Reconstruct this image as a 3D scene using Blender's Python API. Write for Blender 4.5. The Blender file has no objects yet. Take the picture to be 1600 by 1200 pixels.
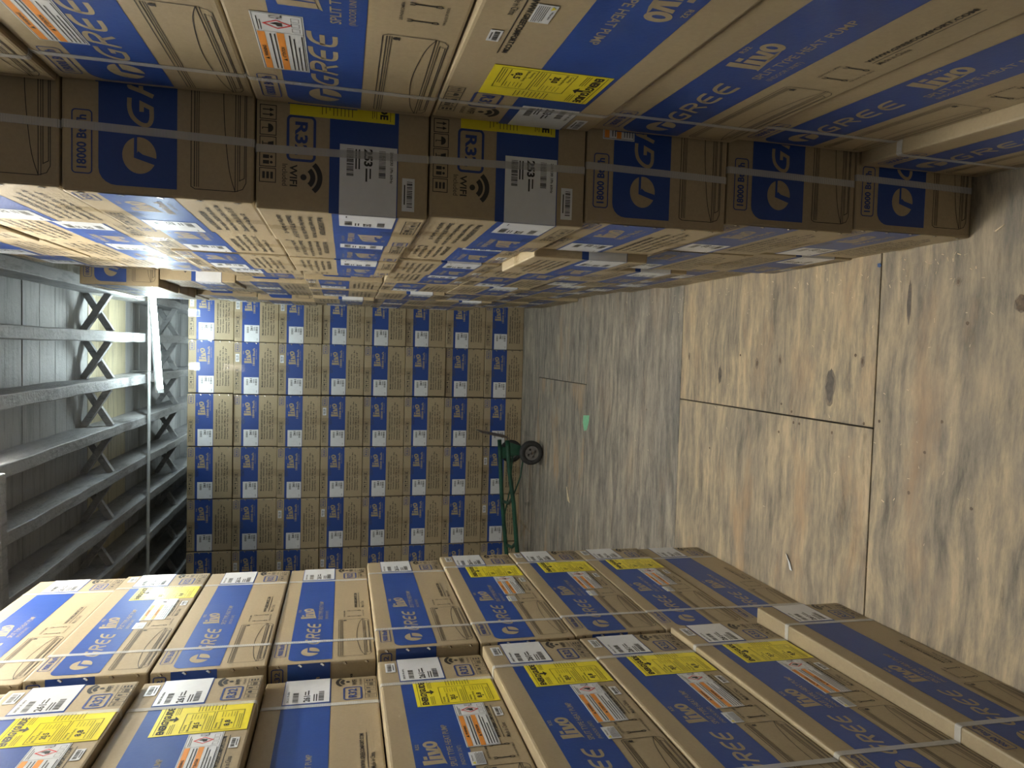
import bpy, bmesh, math, random
from mathutils import Vector, Matrix, Euler
from mathutils.geometry import tessellate_polygon
PI = math.pi
random.seed(11)
S = bpy.context.scene
COL = S.collection

# ------------------------------------------------------------------ camera
YAW, PITCH, ROLL, CAMH, FPX = .046, .2332, -.0171, 1.5, 1109.0
fw = Vector((-math.sin(YAW) * math.cos(PITCH), math.cos(YAW) * math.cos(PITCH), -math.sin(PITCH)))
r0 = Vector((math.cos(YAW), math.sin(YAW), 0)); d0 = fw.cross(r0)
rt = math.cos(ROLL) * r0 + math.sin(ROLL) * d0        # right of the upright picture
dn = math.cos(ROLL) * d0 - math.sin(ROLL) * r0        # down of the upright picture
# the photograph lies on its side: picture +x is world down, picture +y (up) is upright right
cam = bpy.data.objects.new('camera', bpy.data.cameras.new('camera'))
COL.objects.link(cam); S.camera = cam
cx_, cy_, cz_ = dn, rt, -fw
cam.matrix_world = Matrix(((cx_.x, cy_.x, cz_.x, 0), (cx_.y, cy_.y, cz_.y, 0), (cx_.z, cy_.z, cz_.z, CAMH), (0, 0, 0, 1)))
cam.data.sensor_fit = 'HORIZONTAL'; cam.data.sensor_width = 36
cam.data.lens = 36 * FPX / 1600
cam.data.clip_start = .02; cam.data.clip_end = 60

# ------------------------------------------------------------------ world, view
W = bpy.data.worlds.new('world'); S.world = W; W.use_nodes = True
W.node_tree.nodes['Background'].inputs[0].default_value = (1, .96, .9, 1)
W.node_tree.nodes['Background'].inputs[1].default_value = .06
S.view_settings.view_transform = 'Standard'; S.view_settings.look = 'None'
S.view_settings.gamma = 1; S.view_settings.use_curve_mapping = False
S.view_settings.exposure = 1.5
TUBE_FAR, TUBE_MID, FILL_BACK, FILL_REAR = 46, 112, 3, 14  # back and rear strengths drive added fill tubes
TC_FAR, TC_MID = (.84, .99, 1), (1, .96, .85)

# ------------------------------------------------------------------ materials
def nt(name):
    m = bpy.data.materials.new(name); m.use_nodes = True
    t = m.node_tree; b = t.nodes['Principled BSDF']
    return m, t, b
def N(t, kind, **kw):
    n = t.nodes.new(kind)
    for k, v in kw.items():
        if k in n.inputs.keys(): n.inputs[k].default_value = v
        else: setattr(n, k, v)
    return n
def simple(name, col, rough=.5, noise=.12, scale=30, bump=0, bscale=200, spec=.5, metal=0, stretch=(1, 1, 1)):
    m, t, b = nt(name)
    tc = N(t, 'ShaderNodeTexCoord'); mp = N(t, 'ShaderNodeMapping'); mp.inputs['Scale'].default_value = stretch
    t.links.new(tc.outputs['Object'], mp.inputs[0])
    n = N(t, 'ShaderNodeTexNoise', Scale=scale, Detail=4.0); t.links.new(mp.outputs[0], n.inputs['Vector'])
    r = N(t, 'ShaderNodeValToRGB')
    r.color_ramp.elements[0].position = .3; r.color_ramp.elements[1].position = .7
    r.color_ramp.elements[0].color = tuple(c * (1 - noise) for c in col) + (1,)
    r.color_ramp.elements[1].color = tuple(min(1, c * (1 + noise)) for c in col) + (1,)
    t.links.new(n.outputs[0], r.inputs[0]); t.links.new(r.outputs[0], b.inputs['Base Color'])
    b.inputs['Roughness'].default_value = rough; b.inputs['Specular IOR Level'].default_value = spec
    b.inputs['Metallic'].default_value = metal
    if bump:
        n2 = N(t, 'ShaderNodeTexNoise', Scale=bscale, Detail=3.0); t.links.new(mp.outputs[0], n2.inputs['Vector'])
        bp = N(t, 'ShaderNodeBump', Strength=bump, Distance=.002); t.links.new(n2.outputs[0], bp.inputs['Height'])
        t.links.new(bp.outputs[0], b.inputs['Normal'])
    return m
M = {}
def board(name, col, rough, noise=.07):
    """corrugated board / ink on board: fine fibre speckle, soft dents and faint flute lines"""
    m, t, b = nt(name)
    tc = N(t, 'ShaderNodeTexCoord'); oi = N(t, 'ShaderNodeObjectInfo')
    n = N(t, 'ShaderNodeTexNoise', Scale=160.0, Detail=3.0); t.links.new(tc.outputs['Object'], n.inputs['Vector'])
    n3 = N(t, 'ShaderNodeTexNoise', Scale=4.0, Detail=4.0); t.links.new(tc.outputs['Object'], n3.inputs['Vector'])
    r = N(t, 'ShaderNodeValToRGB')
    r.color_ramp.elements[0].position = .3; r.color_ramp.elements[1].position = .7
    r.color_ramp.elements[0].color = tuple(c * (1 - noise) for c in col) + (1,)
    r.color_ramp.elements[1].color = tuple(c * (1 + noise) for c in col) + (1,)
    mix = N(t, 'ShaderNodeMath', operation='MULTIPLY_ADD'); mix.inputs[1].default_value = .6
    t.links.new(n.outputs[0], mix.inputs[0])
    m4 = N(t, 'ShaderNodeMath', operation='MULTIPLY'); m4.inputs[1].default_value = .4
    t.links.new(n3.outputs[0], m4.inputs[0]); t.links.new(m4.outputs[0], mix.inputs[2])
    t.links.new(mix.outputs[0], r.inputs[0])
    hs = N(t, 'ShaderNodeHueSaturation'); t.links.new(r.outputs[0], hs.inputs['Color'])
    mr = N(t, 'ShaderNodeMapRange'); mr.inputs['To Min'].default_value = .93; mr.inputs['To Max'].default_value = 1.07
    t.links.new(oi.outputs['Random'], mr.inputs[0]); t.links.new(mr.outputs[0], hs.inputs['Value'])
    t.links.new(hs.outputs[0], b.inputs['Base Color'])
    b.inputs['Roughness'].default_value = rough; b.inputs['Specular IOR Level'].default_value = .4
    n2 = N(t, 'ShaderNodeTexNoise', Scale=9.0, Detail=5.0, Roughness=.6); t.links.new(tc.outputs['Object'], n2.inputs['Vector'])
    bp = N(t, 'ShaderNodeBump', Strength=.2, Distance=.005); t.links.new(n2.outputs[0], bp.inputs['Height'])
    bp2 = N(t, 'ShaderNodeBump', Strength=.25, Distance=.0008); t.links.new(n.outputs[0], bp2.inputs['Height'])
    t.links.new(bp.outputs[0], bp2.inputs['Normal']); t.links.new(bp2.outputs[0], b.inputs['Normal'])
    return m
M['kraft'] = board('kraft_board', (.375, .300, .186), .5)
M['blue'] = board('blue_ink', (.020, .062, .265), .40, .05)
M['navy'] = board('navy_ink', (.03, .06, .22), .45, .05)
M['black'] = simple('black_ink', (.02, .018, .016), .5)
M['white'] = simple('label_paper', (.72, .74, .76), .3, .03, 60, .15, 30)
M['yellow'] = simple('yellow_paper', (.85, .73, .03), .32, .03, 60, .15, 30)
M['orange'] = simple('orange_ink', (.80, .30, .05), .4, .03)
M['red'] = simple('red_ink', (.7, .03, .03), .4, .03)
M['slot'] = simple('slot_dark', (.10, .065, .035), .8)
M['steel'] = simple('staple_steel', (.75, .74, .7), .25, .05, metal=1)
def mk_strap():
    m, t, b = nt('strap_plastic')
    b.inputs['Base Color'].default_value = (.80, .80, .78, 1); b.inputs['Roughness'].default_value = .3
    tc = N(t, 'ShaderNodeTexCoord')
    cmb = N(t, 'ShaderNodeVectorMath', operation='DOT_PRODUCT'); cmb.inputs[1].default_value = (0, 1, 1); t.links.new(tc.outputs['Object'], cmb.inputs[0])
    w = N(t, 'ShaderNodeTexWave', Scale=130.0); w.bands_direction = 'X'
    t.links.new(cmb.outputs['Value'], w.inputs['Vector'])
    bp = N(t, 'ShaderNodeBump', Strength=.5, Distance=.001); t.links.new(w.outputs[0], bp.inputs['Height'])
    t.links.new(bp.outputs[0], b.inputs['Normal'])
    tr = N(t, 'ShaderNodeBsdfTransparent'); mx = N(t, 'ShaderNodeMixShader')
    mr = N(t, 'ShaderNodeMapRange'); mr.inputs['To Min'].default_value = .38; mr.inputs['To Max'].default_value = .72
    t.links.new(w.outputs[0], mr.inputs[0]); t.links.new(mr.outputs[0], mx.inputs[0])
    t.links.new(tr.outputs[0], mx.inputs[1]); t.links.new(b.outputs[0], mx.inputs[2])
    t.links.new(mx.outputs[0], t.nodes['Material Output'].inputs[0]); return m
M['strap'] = mk_strap()
def mk_tape():
    m, t, b = nt('clear_tape')
    b.inputs['Base Color'].default_value = (.62, .58, .5, 1); b.inputs['Roughness'].default_value = .12
    tc = N(t, 'ShaderNodeTexCoord'); n = N(t, 'ShaderNodeTexNoise', Scale=60.0, Detail=3.0)
    t.links.new(tc.outputs['Object'], n.inputs['Vector'])
    bp = N(t, 'ShaderNodeBump', Strength=.6, Distance=.003); t.links.new(n.outputs[0], bp.inputs['Height'])
    t.links.new(bp.outputs[0], b.inputs['Normal'])
    gl = N(t, 'ShaderNodeBsdfGlossy'); gl.inputs['Roughness'].default_value = .12; t.links.new(bp.outputs[0], gl.inputs['Normal'])
    tr = N(t, 'ShaderNodeBsdfTransparent'); tr.inputs[0].default_value = (.93, .91, .87, 1)
    mx = N(t, 'ShaderNodeMixShader'); mx.inputs[0].default_value = .08
    t.links.new(tr.outputs[0], mx.inputs[1]); t.links.new(gl.outputs[0], mx.inputs[2])
    t.links.new(mx.outputs[0], t.nodes['Material Output'].inputs[0]); return m
M['tape'] = mk_tape()
def mk_paint(name, a, dark, sx, sy, bs, bd):
    """old whitewashed timber: streaks, flaked spots, rough surface"""
    m, t, b = nt(name)
    tc = N(t, 'ShaderNodeTexCoord'); mp = N(t, 'ShaderNodeMapping'); mp.inputs['Scale'].default_value = (sx, sy, 6)
    t.links.new(tc.outputs['Object'], mp.inputs[0])
    n = N(t, 'ShaderNodeTexNoise', Scale=3.0, Detail=7.0, Roughness=.65); t.links.new(mp.outputs[0], n.inputs['Vector'])
    r = N(t, 'ShaderNodeValToRGB'); r.color_ramp.elements[0].position = .25; r.color_ramp.elements[1].position = .5
    r.color_ramp.elements[0].color = tuple(c * .5 for c in a) + (1,); r.color_ramp.elements[1].color = a + (1,)
    t.links.new(n.outputs[0], r.inputs[0])
    n2 = N(t, 'ShaderNodeTexNoise', Scale=9.0, Detail=6.0, Roughness=.7); t.links.new(mp.outputs[0], n2.inputs['Vector'])
    r2 = N(t, 'ShaderNodeValToRGB'); r2.color_ramp.elements[0].position = .66; r2.color_ramp.elements[1].position = .70
    t.links.new(n2.outputs[0], r2.inputs[0])
    mx = N(t, 'ShaderNodeMix', data_type='RGBA'); t.links.new(r2.outputs[0], mx.inputs['Factor'])
    t.links.new(r.outputs[0], mx.inputs['A']); mx.inputs['B'].default_value = dark + (1,)
    t.links.new(mx.outputs['Result'], b.inputs['Base Color']); b.inputs['Roughness'].default_value = .55
    n3 = N(t, 'ShaderNodeTexNoise', Scale=float(bs), Detail=6.0, Roughness=.7); t.links.new(tc.outputs['Object'], n3.inputs['Vector'])
    bp = N(t, 'ShaderNodeBump', Strength=.6, Distance=bd); t.links.new(n3.outputs[0], bp.inputs['Height'])
    t.links.new(bp.outputs[0], b.inputs['Normal']); return m
M['joist'] = mk_paint('whitewashed_joist', (.44, .45, .46), (.20, .19, .18), 14, 2.2, 22, .022)
M['boards'] = mk_paint('whitewashed_boards', (.46, .465, .46), (.10, .09, .08), .9, 12, 30, .006)
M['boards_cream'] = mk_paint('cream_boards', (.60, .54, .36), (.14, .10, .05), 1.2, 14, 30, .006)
def mk_ply():
    m, t, b = nt('plywood')
    tc = N(t, 'ShaderNodeTexCoord'); at = N(t, 'ShaderNodeAttribute', attribute_name='tone')
    sep = N(t, 'ShaderNodeSeparateColor'); t.links.new(at.outputs['Color'], sep.inputs[0])
    off = N(t, 'ShaderNodeVectorMath', operation='MULTIPLY_ADD'); off.inputs[1].default_value = (7, 9, 3)
    t.links.new(at.outputs['Color'], off.inputs[0]); t.links.new(tc.outputs['Object'], off.inputs[2])
    mp = N(t, 'ShaderNodeMapping'); mp.inputs['Scale'].default_value = (2.0, 11.0, 1)
    t.links.new(off.outputs[0], mp.inputs[0])
    # warp for grain
    wn = N(t, 'ShaderNodeTexNoise', Scale=1.3, Detail=3.0); t.links.new(off.outputs[0], wn.inputs['Vector'])
    wv = N(t, 'ShaderNodeVectorMath', operation='MULTIPLY_ADD'); wv.inputs[1].default_value = (0, 1.5, 0)
    t.links.new(wn.outputs['Color'], wv.inputs[0]); t.links.new(mp.outputs[0], wv.inputs[2])
    g = N(t, 'ShaderNodeTexNoise', Scale=2.0, Detail=12.0, Roughness=.76); t.links.new(wv.outputs[0], g.inputs['Vector'])
    r = N(t, 'ShaderNodeValToRGB'); cr = r.color_ramp
    cr.elements[0].position = .32; cr.elements[0].color = (.12, .098, .07, 1)
    cr.elements[1].position = .66; cr.elements[1].color = (.60, .46, .28, 1)
    e = cr.elements.new(.45); e.color = (.275, .232, .172, 1)
    e = cr.elements.new(.54); e.color = (.42, .335, .215, 1)
    t.links.new(g.outputs[0], r.inputs[0])
    # grey weathering patches, per sheet amount in tone.r
    p = N(t, 'ShaderNodeTexNoise', Scale=1.0, Detail=6.0, Roughness=.7)
    mp2 = N(t, 'ShaderNodeMapping'); mp2.inputs['Scale'].default_value = (1.3, 3.2, 1)
    t.links.new(off.outputs[0], mp2.inputs[0]); t.links.new(mp2.outputs[0], p.inputs['Vector'])
    pr = N(t, 'ShaderNodeMapRange'); pr.inputs['From Min'].default_value = .42; pr.inputs['From Max'].default_value = .66
    t.links.new(p.outputs[0], pr.inputs[0])
    ml = N(t, 'ShaderNodeMath', operation='MULTIPLY'); t.links.new(pr.outputs[0], ml.inputs[0]); t.links.new(sep.outputs[0], ml.inputs[1])
    hs = N(t, 'ShaderNodeHueSaturation', Saturation=.62, Value=.60); t.links.new(r.outputs[0], hs.inputs['Color'])
    mx = N(t, 'ShaderNodeMix', data_type='RGBA'); t.links.new(ml.outputs[0], mx.inputs['Factor'])
    t.links.new(r.outputs[0], mx.inputs['A']); t.links.new(hs.outputs[0], mx.inputs['B'])
    # whole sheet greying tone.g
    hs2 = N(t, 'ShaderNodeHueSaturation', Saturation=.5, Value=.80); t.links.new(mx.outputs['Result'], hs2.inputs['Color'])
    mx2 = N(t, 'ShaderNodeMix', data_type='RGBA'); t.links.new(sep.outputs[1], mx2.inputs['Factor'])
    t.links.new(mx.outputs['Result'], mx2.inputs['A']); t.links.new(hs2.outputs[0], mx2.inputs['B'])
    # orange heartwood stains
    pn = N(t, 'ShaderNodeTexNoise', Scale=1.0, Detail=5.0, Roughness=.65); mp4 = N(t, 'ShaderNodeMapping'); mp4.inputs['Scale'].default_value = (1.7, 5.5, 1); mp4.inputs['Location'].default_value = (3, 8, 2)
    t.links.new(off.outputs[0], mp4.inputs[0]); t.links.new(mp4.outputs[0], pn.inputs['Vector'])
    pm = N(t, 'ShaderNodeMapRange'); pm.inputs['From Min'].default_value = .54; pm.inputs['From Max'].default_value = .68; t.links.new(pn.outputs[0], pm.inputs[0])
    pq = N(t, 'ShaderNodeMath', operation='MULTIPLY'); t.links.new(pm.outputs[0], pq.inputs[0]); t.links.new(sep.outputs[2], pq.inputs[1])
    mxo = N(t, 'ShaderNodeMix', data_type='RGBA'); t.links.new(pq.outputs[0], mxo.inputs['Factor'])
    t.links.new(mx2.outputs['Result'], mxo.inputs['A']); mxo.inputs['B'].default_value = (.46, .30, .165, 1); mx2 = mxo
    # dark scuffs
    sc = N(t, 'ShaderNodeTexNoise', Scale=14.0, Detail=8.0, Roughness=.8); 
    mp3 = N(t, 'ShaderNodeMapping'); mp3.inputs['Scale'].default_value = (.30, 1.9, 1)
    t.links.new(off.outputs[0], mp3.inputs[0]); t.links.new(mp3.outputs[0], sc.inputs['Vector'])
    sr = N(t, 'ShaderNodeMapRange'); sr.inputs['From Min'].default_value = .56; sr.inputs['From Max'].default_value = .70
    sr.inputs['To Max'].default_value = .6
    t.links.new(sc.outputs[0], sr.inputs[0])
    mx3 = N(t, 'ShaderNodeMix', data_type='RGBA'); t.links.new(sr.outputs[0], mx3.inputs['Factor'])
    t.links.new(mx2.outputs['Result'], mx3.inputs['A']); mx3.inputs['B'].default_value = (.07, .06, .045, 1)
    t.links.new(mx3.outputs['Result'], b.inputs['Base Color'])
    b.inputs['Roughness'].default_value = .62
    bp = N(t, 'ShaderNodeBump', Strength=.35, Distance=.003); t.links.new(g.outputs[0], bp.inputs['Height'])
    t.links.new(bp.outputs[0], b.inputs['Normal']); return m
M['ply'] = mk_ply()
M['dark'] = simple('gap_dark', (.03, .025, .02), .9)
M['knot'] = simple('knot_wood', (.10, .065, .035), .6, .5, 90, .6, 120)
M['knot_ring'] = simple('knot_ring', (.20, .155, .11), .6, .2, 60, .3, 120)
M['filler'] = simple('knot_filler', (.09, .072, .055), .5, .35, 60, .5, 90)
M['green'] = simple('green_enamel', (.018, .078, .046), .4, .35, 12, .2, 60)
M['rubber'] = simple('tyre_rubber', (.025, .025, .025), .7, .2, 40, .3, 200)
M['hub'] = simple('hub_grey', (.16, .155, .15), .5, .2, 30)
M['rust'] = simple('worn_steel', (.20, .17, .14), .45, .4, 25, .3, 90, metal=.6)
M['conduit'] = simple('white_conduit', (.6, .62, .62), .4, .1, 20)
M['wall'] = simple('dusty_wall', (.30, .30, .29), .8, .2, 3)
def emit(name, col, st):
    m, t, b = nt(name)
    b.inputs['Base Color'].default_value = (.8, .8, .8, 1)
    b.inputs['Emission Color'].default_value = col + (1,); b.inputs['Emission Strength'].default_value = st
    return m
M['glow_far'] = emit('lit_tube_cool', TC_FAR, TUBE_FAR)
M['glow_mid'] = emit('lit_tube_warm', TC_MID, TUBE_MID)  # also used by the added fill tube over mid aisle
M['fill_back'] = emit('fill_tube_dim', TC_MID, FILL_BACK)
M['fill_rear'] = emit('fill_tube_rear', TC_FAR, FILL_REAR)
M['film'] = M['tape']
M['mint'] = simple('mint_tape', (.22, .62, .36), .4, .1, 60)
M['chip'] = simple('wood_chip', (.75, .62, .42), .6, .2, 60)
M['bluemark'] = simple('blue_dot', (.05, .10, .25), .6)

# ------------------------------------------------------------------ mesh builder
class MB:
    def __init__(s): s.v = []; s.f = []; s.m = []; s.mats = []
    def mi(s, n):
        if n not in s.mats: s.mats.append(n)
        return s.mats.index(n)
    def add(s, vs, fs, mat):
        o = len(s.v); k = s.mi(mat)
        s.v += [tuple(v) for v in vs]
        for f in fs: s.f.append(tuple(i + o for i in f)); s.m.append(k)
    def box(s, a, b, mat, bev=0, seg=2):
        bm = bmesh.new(); bmesh.ops.create_cube(bm, size=1)
        for v in bm.verts: v.co = Vector(((a[i] + b[i]) / 2 + v.co[i] * (b[i] - a[i]) for i in range(3)))
        if bev: bmesh.ops.bevel(bm, geom=bm.edges[:], offset=bev, segments=seg, profile=.6, affect='EDGES')
        bm.verts.index_update(); s.add([v.co for v in bm.verts], [[v.index for v in f.verts] for f in bm.faces], mat); bm.free()
    def tube(s, pts, r, mat, n=10, cap=True):
        pts = [Vector(p) for p in pts]; vs = []; fs = []
        for i, p in enumerate(pts):
            d = (pts[min(i + 1, len(pts) - 1)] - pts[max(i - 1, 0)]).normalized()
            a = Vector((0, 0, 1)) if abs(d.z) < .9 else Vector((1, 0, 0))
            u = d.cross(a).normalized(); w = d.cross(u)
            rr = r[i] if isinstance(r, (list, tuple)) else r
            for k in range(n): vs.append(p + (u * math.cos(2 * PI * k / n) + w * math.sin(2 * PI * k / n)) * rr)
        for i in range(len(pts) - 1):
            for k in range(n): fs.append((i * n + k, i * n + (k + 1) % n, (i + 1) * n + (k + 1) % n, (i + 1) * n + k))
        if cap: fs += [tuple(range(n)), tuple(range((len(pts) - 1) * n, len(pts) * n))]
        s.add(vs, fs, mat)
    def build(s, name, parent=None, smooth=False):
        me = bpy.data.meshes.new(name); me.from_pydata(s.v, [], s.f)
        for n in s.mats: me.materials.append(M[n])
        me.polygons.foreach_set('material_index', s.m)
        if smooth: me.polygons.foreach_set('use_smooth', [True] * len(s.f))
        me.update()
        o = bpy.data.objects.new(name, me); COL.objects.link(o)
        if parent: o.parent = parent
        return o
def tag(o, label=None, cat=None, group=None, kind=None):
    if label: o['label'] = label
    if cat: o['category'] = cat
    if group: o['group'] = group
    if kind: o['kind'] = kind
    return o
def empty(name, loc, rz=0):
    o = bpy.data.objects.new(name, None); o.location = loc; o.rotation_euler = (0, 0, rz); o.empty_display_size = .05
    COL.objects.link(o); return o

# ------------------------------------------------------------------ flat print: 2-D shapes on a carton face
_tx = {}
def text_geo(st, bold):
    k = (st, bold)
    if k in _tx: return _tx[k]
    c = bpy.data.curves.new('t', 'FONT'); c.body = st; c.size = 1; c.resolution_u = 3 if len(st) < 9 else 2; c.offset = bold; c.fill_mode = 'BOTH'
    o = bpy.data.objects.new('t', c); COL.objects.link(o)
    dg = bpy.context.evaluated_depsgraph_get(); dg.update()
    me = bpy.data.meshes.new_from_object(o.evaluated_get(dg))
    vs = [(v.co.x, v.co.y) for v in me.vertices]; fs = [tuple(p.vertices) for p in me.polygons]
    bpy.data.objects.remove(o); bpy.data.curves.remove(c); bpy.data.meshes.remove(me)
    x0 = min(v[0] for v in vs); x1 = max(v[0] for v in vs); y0 = min(v[1] for v in vs); y1 = max(v[1] for v in vs)
    _tx[k] = ([((v[0] - x0) / (x1 - x0), (v[1] - y0) / (y1 - y0)) for v in vs], fs)
    return _tx[k]
class Print:
    """list of flat shapes in face coordinates (s right, z up, metres) with a layer height"""
    def __init__(s): s.items = []
    def raw(s, vs, fs, mat, ly): s.items.append((vs, fs, mat, ly))
    def poly(s, pts, mat, ly=1, holes=()):
        loops = [[Vector((p[0], p[1], 0)) for p in l] for l in [pts, *holes]]
        tr = tessellate_polygon(loops); s.raw([(v.x, v.y) for l in loops for v in l], [tuple(t) for t in tr], mat, ly)
    def rect(s, a, b, c, d, mat, ly=1): s.raw([(a, b), (c, b), (c, d), (a, d)], [(0, 1, 2, 3)], mat, ly)
    def text(s, st, a, b, c, d, mat, ly=2, bold=.02, shear=0):
        vs, fs = text_geo(st, bold)
        s.raw([(a + v[0] * (c - a) + shear * v[1] * (d - b), b + v[1] * (d - b)) for v in vs], fs, mat, ly)
    def stroke(s, pts, w, mat, ly=2, closed=False):
        n = len(pts); L = []; R = []
        for i in range(n):
            p = pts[i]
            a = pts[i - 1] if (i or closed) else p; b = pts[(i + 1) % n] if (i < n - 1 or closed) else p
            d1 = (p[0] - a[0], p[1] - a[1]); d2 = (b[0] - p[0], b[1] - p[1])
            l1 = math.hypot(*d1) or 1e9; l2 = math.hypot(*d2) or 1e9
            n1 = (-d1[1] / l1, d1[0] / l1); n2 = (-d2[1] / l2, d2[0] / l2)
            m = (n1[0] + n2[0], n1[1] + n2[1]); lm = math.hypot(*m) or 1
            m = (m[0] / lm, m[1] / lm)
            c = max(.5, m[0] * (n1[0] if l1 < 1e8 else n2[0]) + m[1] * (n1[1] if l1 < 1e8 else n2[1]))
            L.append((p[0] + m[0] * w / 2 / c, p[1] + m[1] * w / 2 / c)); R.append((p[0] - m[0] * w / 2 / c, p[1] - m[1] * w / 2 / c))
        fs = [(i, (i + 1) % n, n + (i + 1) % n, n + i) for i in range(n if closed else n - 1)]
        s.raw(L + R, fs, mat, ly)
    def rrect(s, a, b, c, d, r, w, mat, ly=1):
        s.stroke(rr(a, b, c, d, r), w, mat, ly, True)
    def bars(s, a, b, c, d, mat, ly=2, n=17, seed=1):
        rnd = random.Random(seed); x = a; st = (c - a) / n
        for i in range(n):
            s.rect(x, b, x + st * rnd.choice((.35, .55, .75)), d, mat, ly); x += st
    def lines(s, a, b, c, d, n, mat, ly=2, seed=1, fill=.38):
        rnd = random.Random(seed); h = (d - b) / n
        for i in range(n):
            y = b + h * i; s.rect(a, y, c - (c - a) * rnd.choice((0, 0, .08, .3)), y + h * fill, mat, ly)
    def put(s, mb, fn, e0=.0003, de=.00025):
        for vs, fs, mat, ly in s.items: mb.add([fn(v[0], v[1], e0 + de * ly) for v in vs], fs, mat)
def rr(a, b, c, d, r, k=5, which=(1, 1, 1, 1)):
    P = []
    for i, (x, y, a0) in enumerate(((c - r, d - r, 0), (a + r, d - r, 90), (a + r, b + r, 180), (c - r, b + r, 270))):
        if which[i]:
            for j in range(k + 1):
                t = math.radians(a0 + 90 * j / k); P.append((x + r * math.cos(t), y + r * math.sin(t)))
        else: P.append(((c, a, a, c)[i], (d, d, b, b)[i]))
    return P
def ell(cx, cy, rx, ry, n=28): return [(cx + rx * math.cos(2 * PI * i / n), cy + ry * math.sin(2 * PI * i / n)) for i in range(n)]
def curve(pts, k=5):
    P = []
    n = len(pts)
    for i in range(n - 1):
        p0, p1, p2, p3 = pts[max(i - 1, 0)], pts[i], pts[i + 1], pts[min(i + 2, n - 1)]
        for j in range(k):
            t = j / k
            P.append(tuple(.5 * (2 * p1[q] + (p2[q] - p0[q]) * t + (2 * p0[q] - 5 * p1[q] + 4 * p2[q] - p3[q]) * t * t + (3 * p1[q] - p0[q] - 3 * p2[q] + p3[q]) * t ** 3) for q in (0, 1)))
    P.append(pts[-1]); return P
def logo_word(P, a, b, c, d, mat, ly=2):
    """GREE in rounded italic strokes"""
    w = (c - a) / 4.55; h = d - b; th = h * .17
    def T(i, pts, sc=1): return [(a + th / 2 + i * (c - a - w) / 3.0 + x * (w - th) * sc + (y - .5) * h * .22, b + th / 2 + y * (h - th)) for x, y in pts]
    P.stroke(T(0, curve([(1, 1), (.55, 1), (.2, .86), (.0, .5), (.05, .16), (.35, 0), (.85, 0)]) + [(.92, .45), (.55, .45)]), th, mat, ly)
    P.stroke(T(1, [(0, -.08), (.06, .45), (.08, 1)] + curve([(.08, 1), (.7, 1), (1, .82), (.85, .55), (.08, .48)], 4)), th, mat, ly)
    P.stroke(T(1, [(.5, .48), (.98, -.08)]), th, mat, ly)
    for i in (2, 3):
        P.stroke(T(i, curve([(1.02, 1), (.5, .98), (.16, .82), (.02, .45), (.1, .12), (.4, 0), (1, 0)])), th, mat, ly)
        P.stroke(T(i, [(.02, .5), (.9, .5)]), th, mat, ly)
def logo_ball(P, a, b, c, d, ly=2):
    cx, cy, rx, ry = (a + c) / 2, (b + d) / 2, (c - a) / 2, (d - b) / 2
    P.poly(ell(cx, cy, rx, ry, 40), 'kraft', ly)
    q = lambda x, y: (a + x * (c - a), b + y * (d - b))
    P.poly([q(1.01, .66), q(.43, .66), q(.25, -.02), q(.44, -.03), q(.53, .40), q(.62, .54), q(.56, .57), q(1.01, .57)], 'blue', ly + 1)
def livo(P, a, b, c, d, mat='kraft', ly=2):
    w = c - a; h = d - b
    q = lambda x, y: (a + x * w + y * w * .02, b + y * h)
    P.poly([q(-.02, 1.02), q(.155, 1.06), q(.165, -.04), q(.015, -.10)], mat, ly)
    P.poly([q(.20, .66), q(.345, .68), q(.345, .02), q(.20, -.02)], mat, ly)
    P.poly([q(.205, .96), q(.345, .98), q(.345, .79), q(.205, .77)], mat, ly)
    P.poly([q(.37, .70), q(.50, .70), q(.555, .25), q(.60, .74), q(.70, .76), q(.63, .03), q(.44, .0)], mat, ly)
    o = ell(.845, .48, .155, .40, 26); i = ell(.845, .50, .052, .20, 26)
    P.poly([q(*p) for p in o], mat, ly, holes=[[q(*p) for p in reversed(i)]])
    P.poly([q(.02, -.06), q(.35, .06), q(.70, .13), q(.82, .11), q(.62, -.01), q(.32, -.07), q(-.03, -.19)], mat, ly)
def wifi(P, a, b, c, d, mat='black', ly=1):
    w = c - a; h = d - b; cx = a + w * .5; by = b + h * .14
    P.poly(ell(cx, by, h * .14, h * .14, 16), mat, ly)
    for r in (.42, .74):
        pts = [(cx + math.cos(math.radians(t)) * h * r * 1.05, by + math.sin(math.radians(t)) * h * r) for t in range(38, 143, 8)]
        P.stroke(pts, h * .23, mat, ly)
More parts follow.
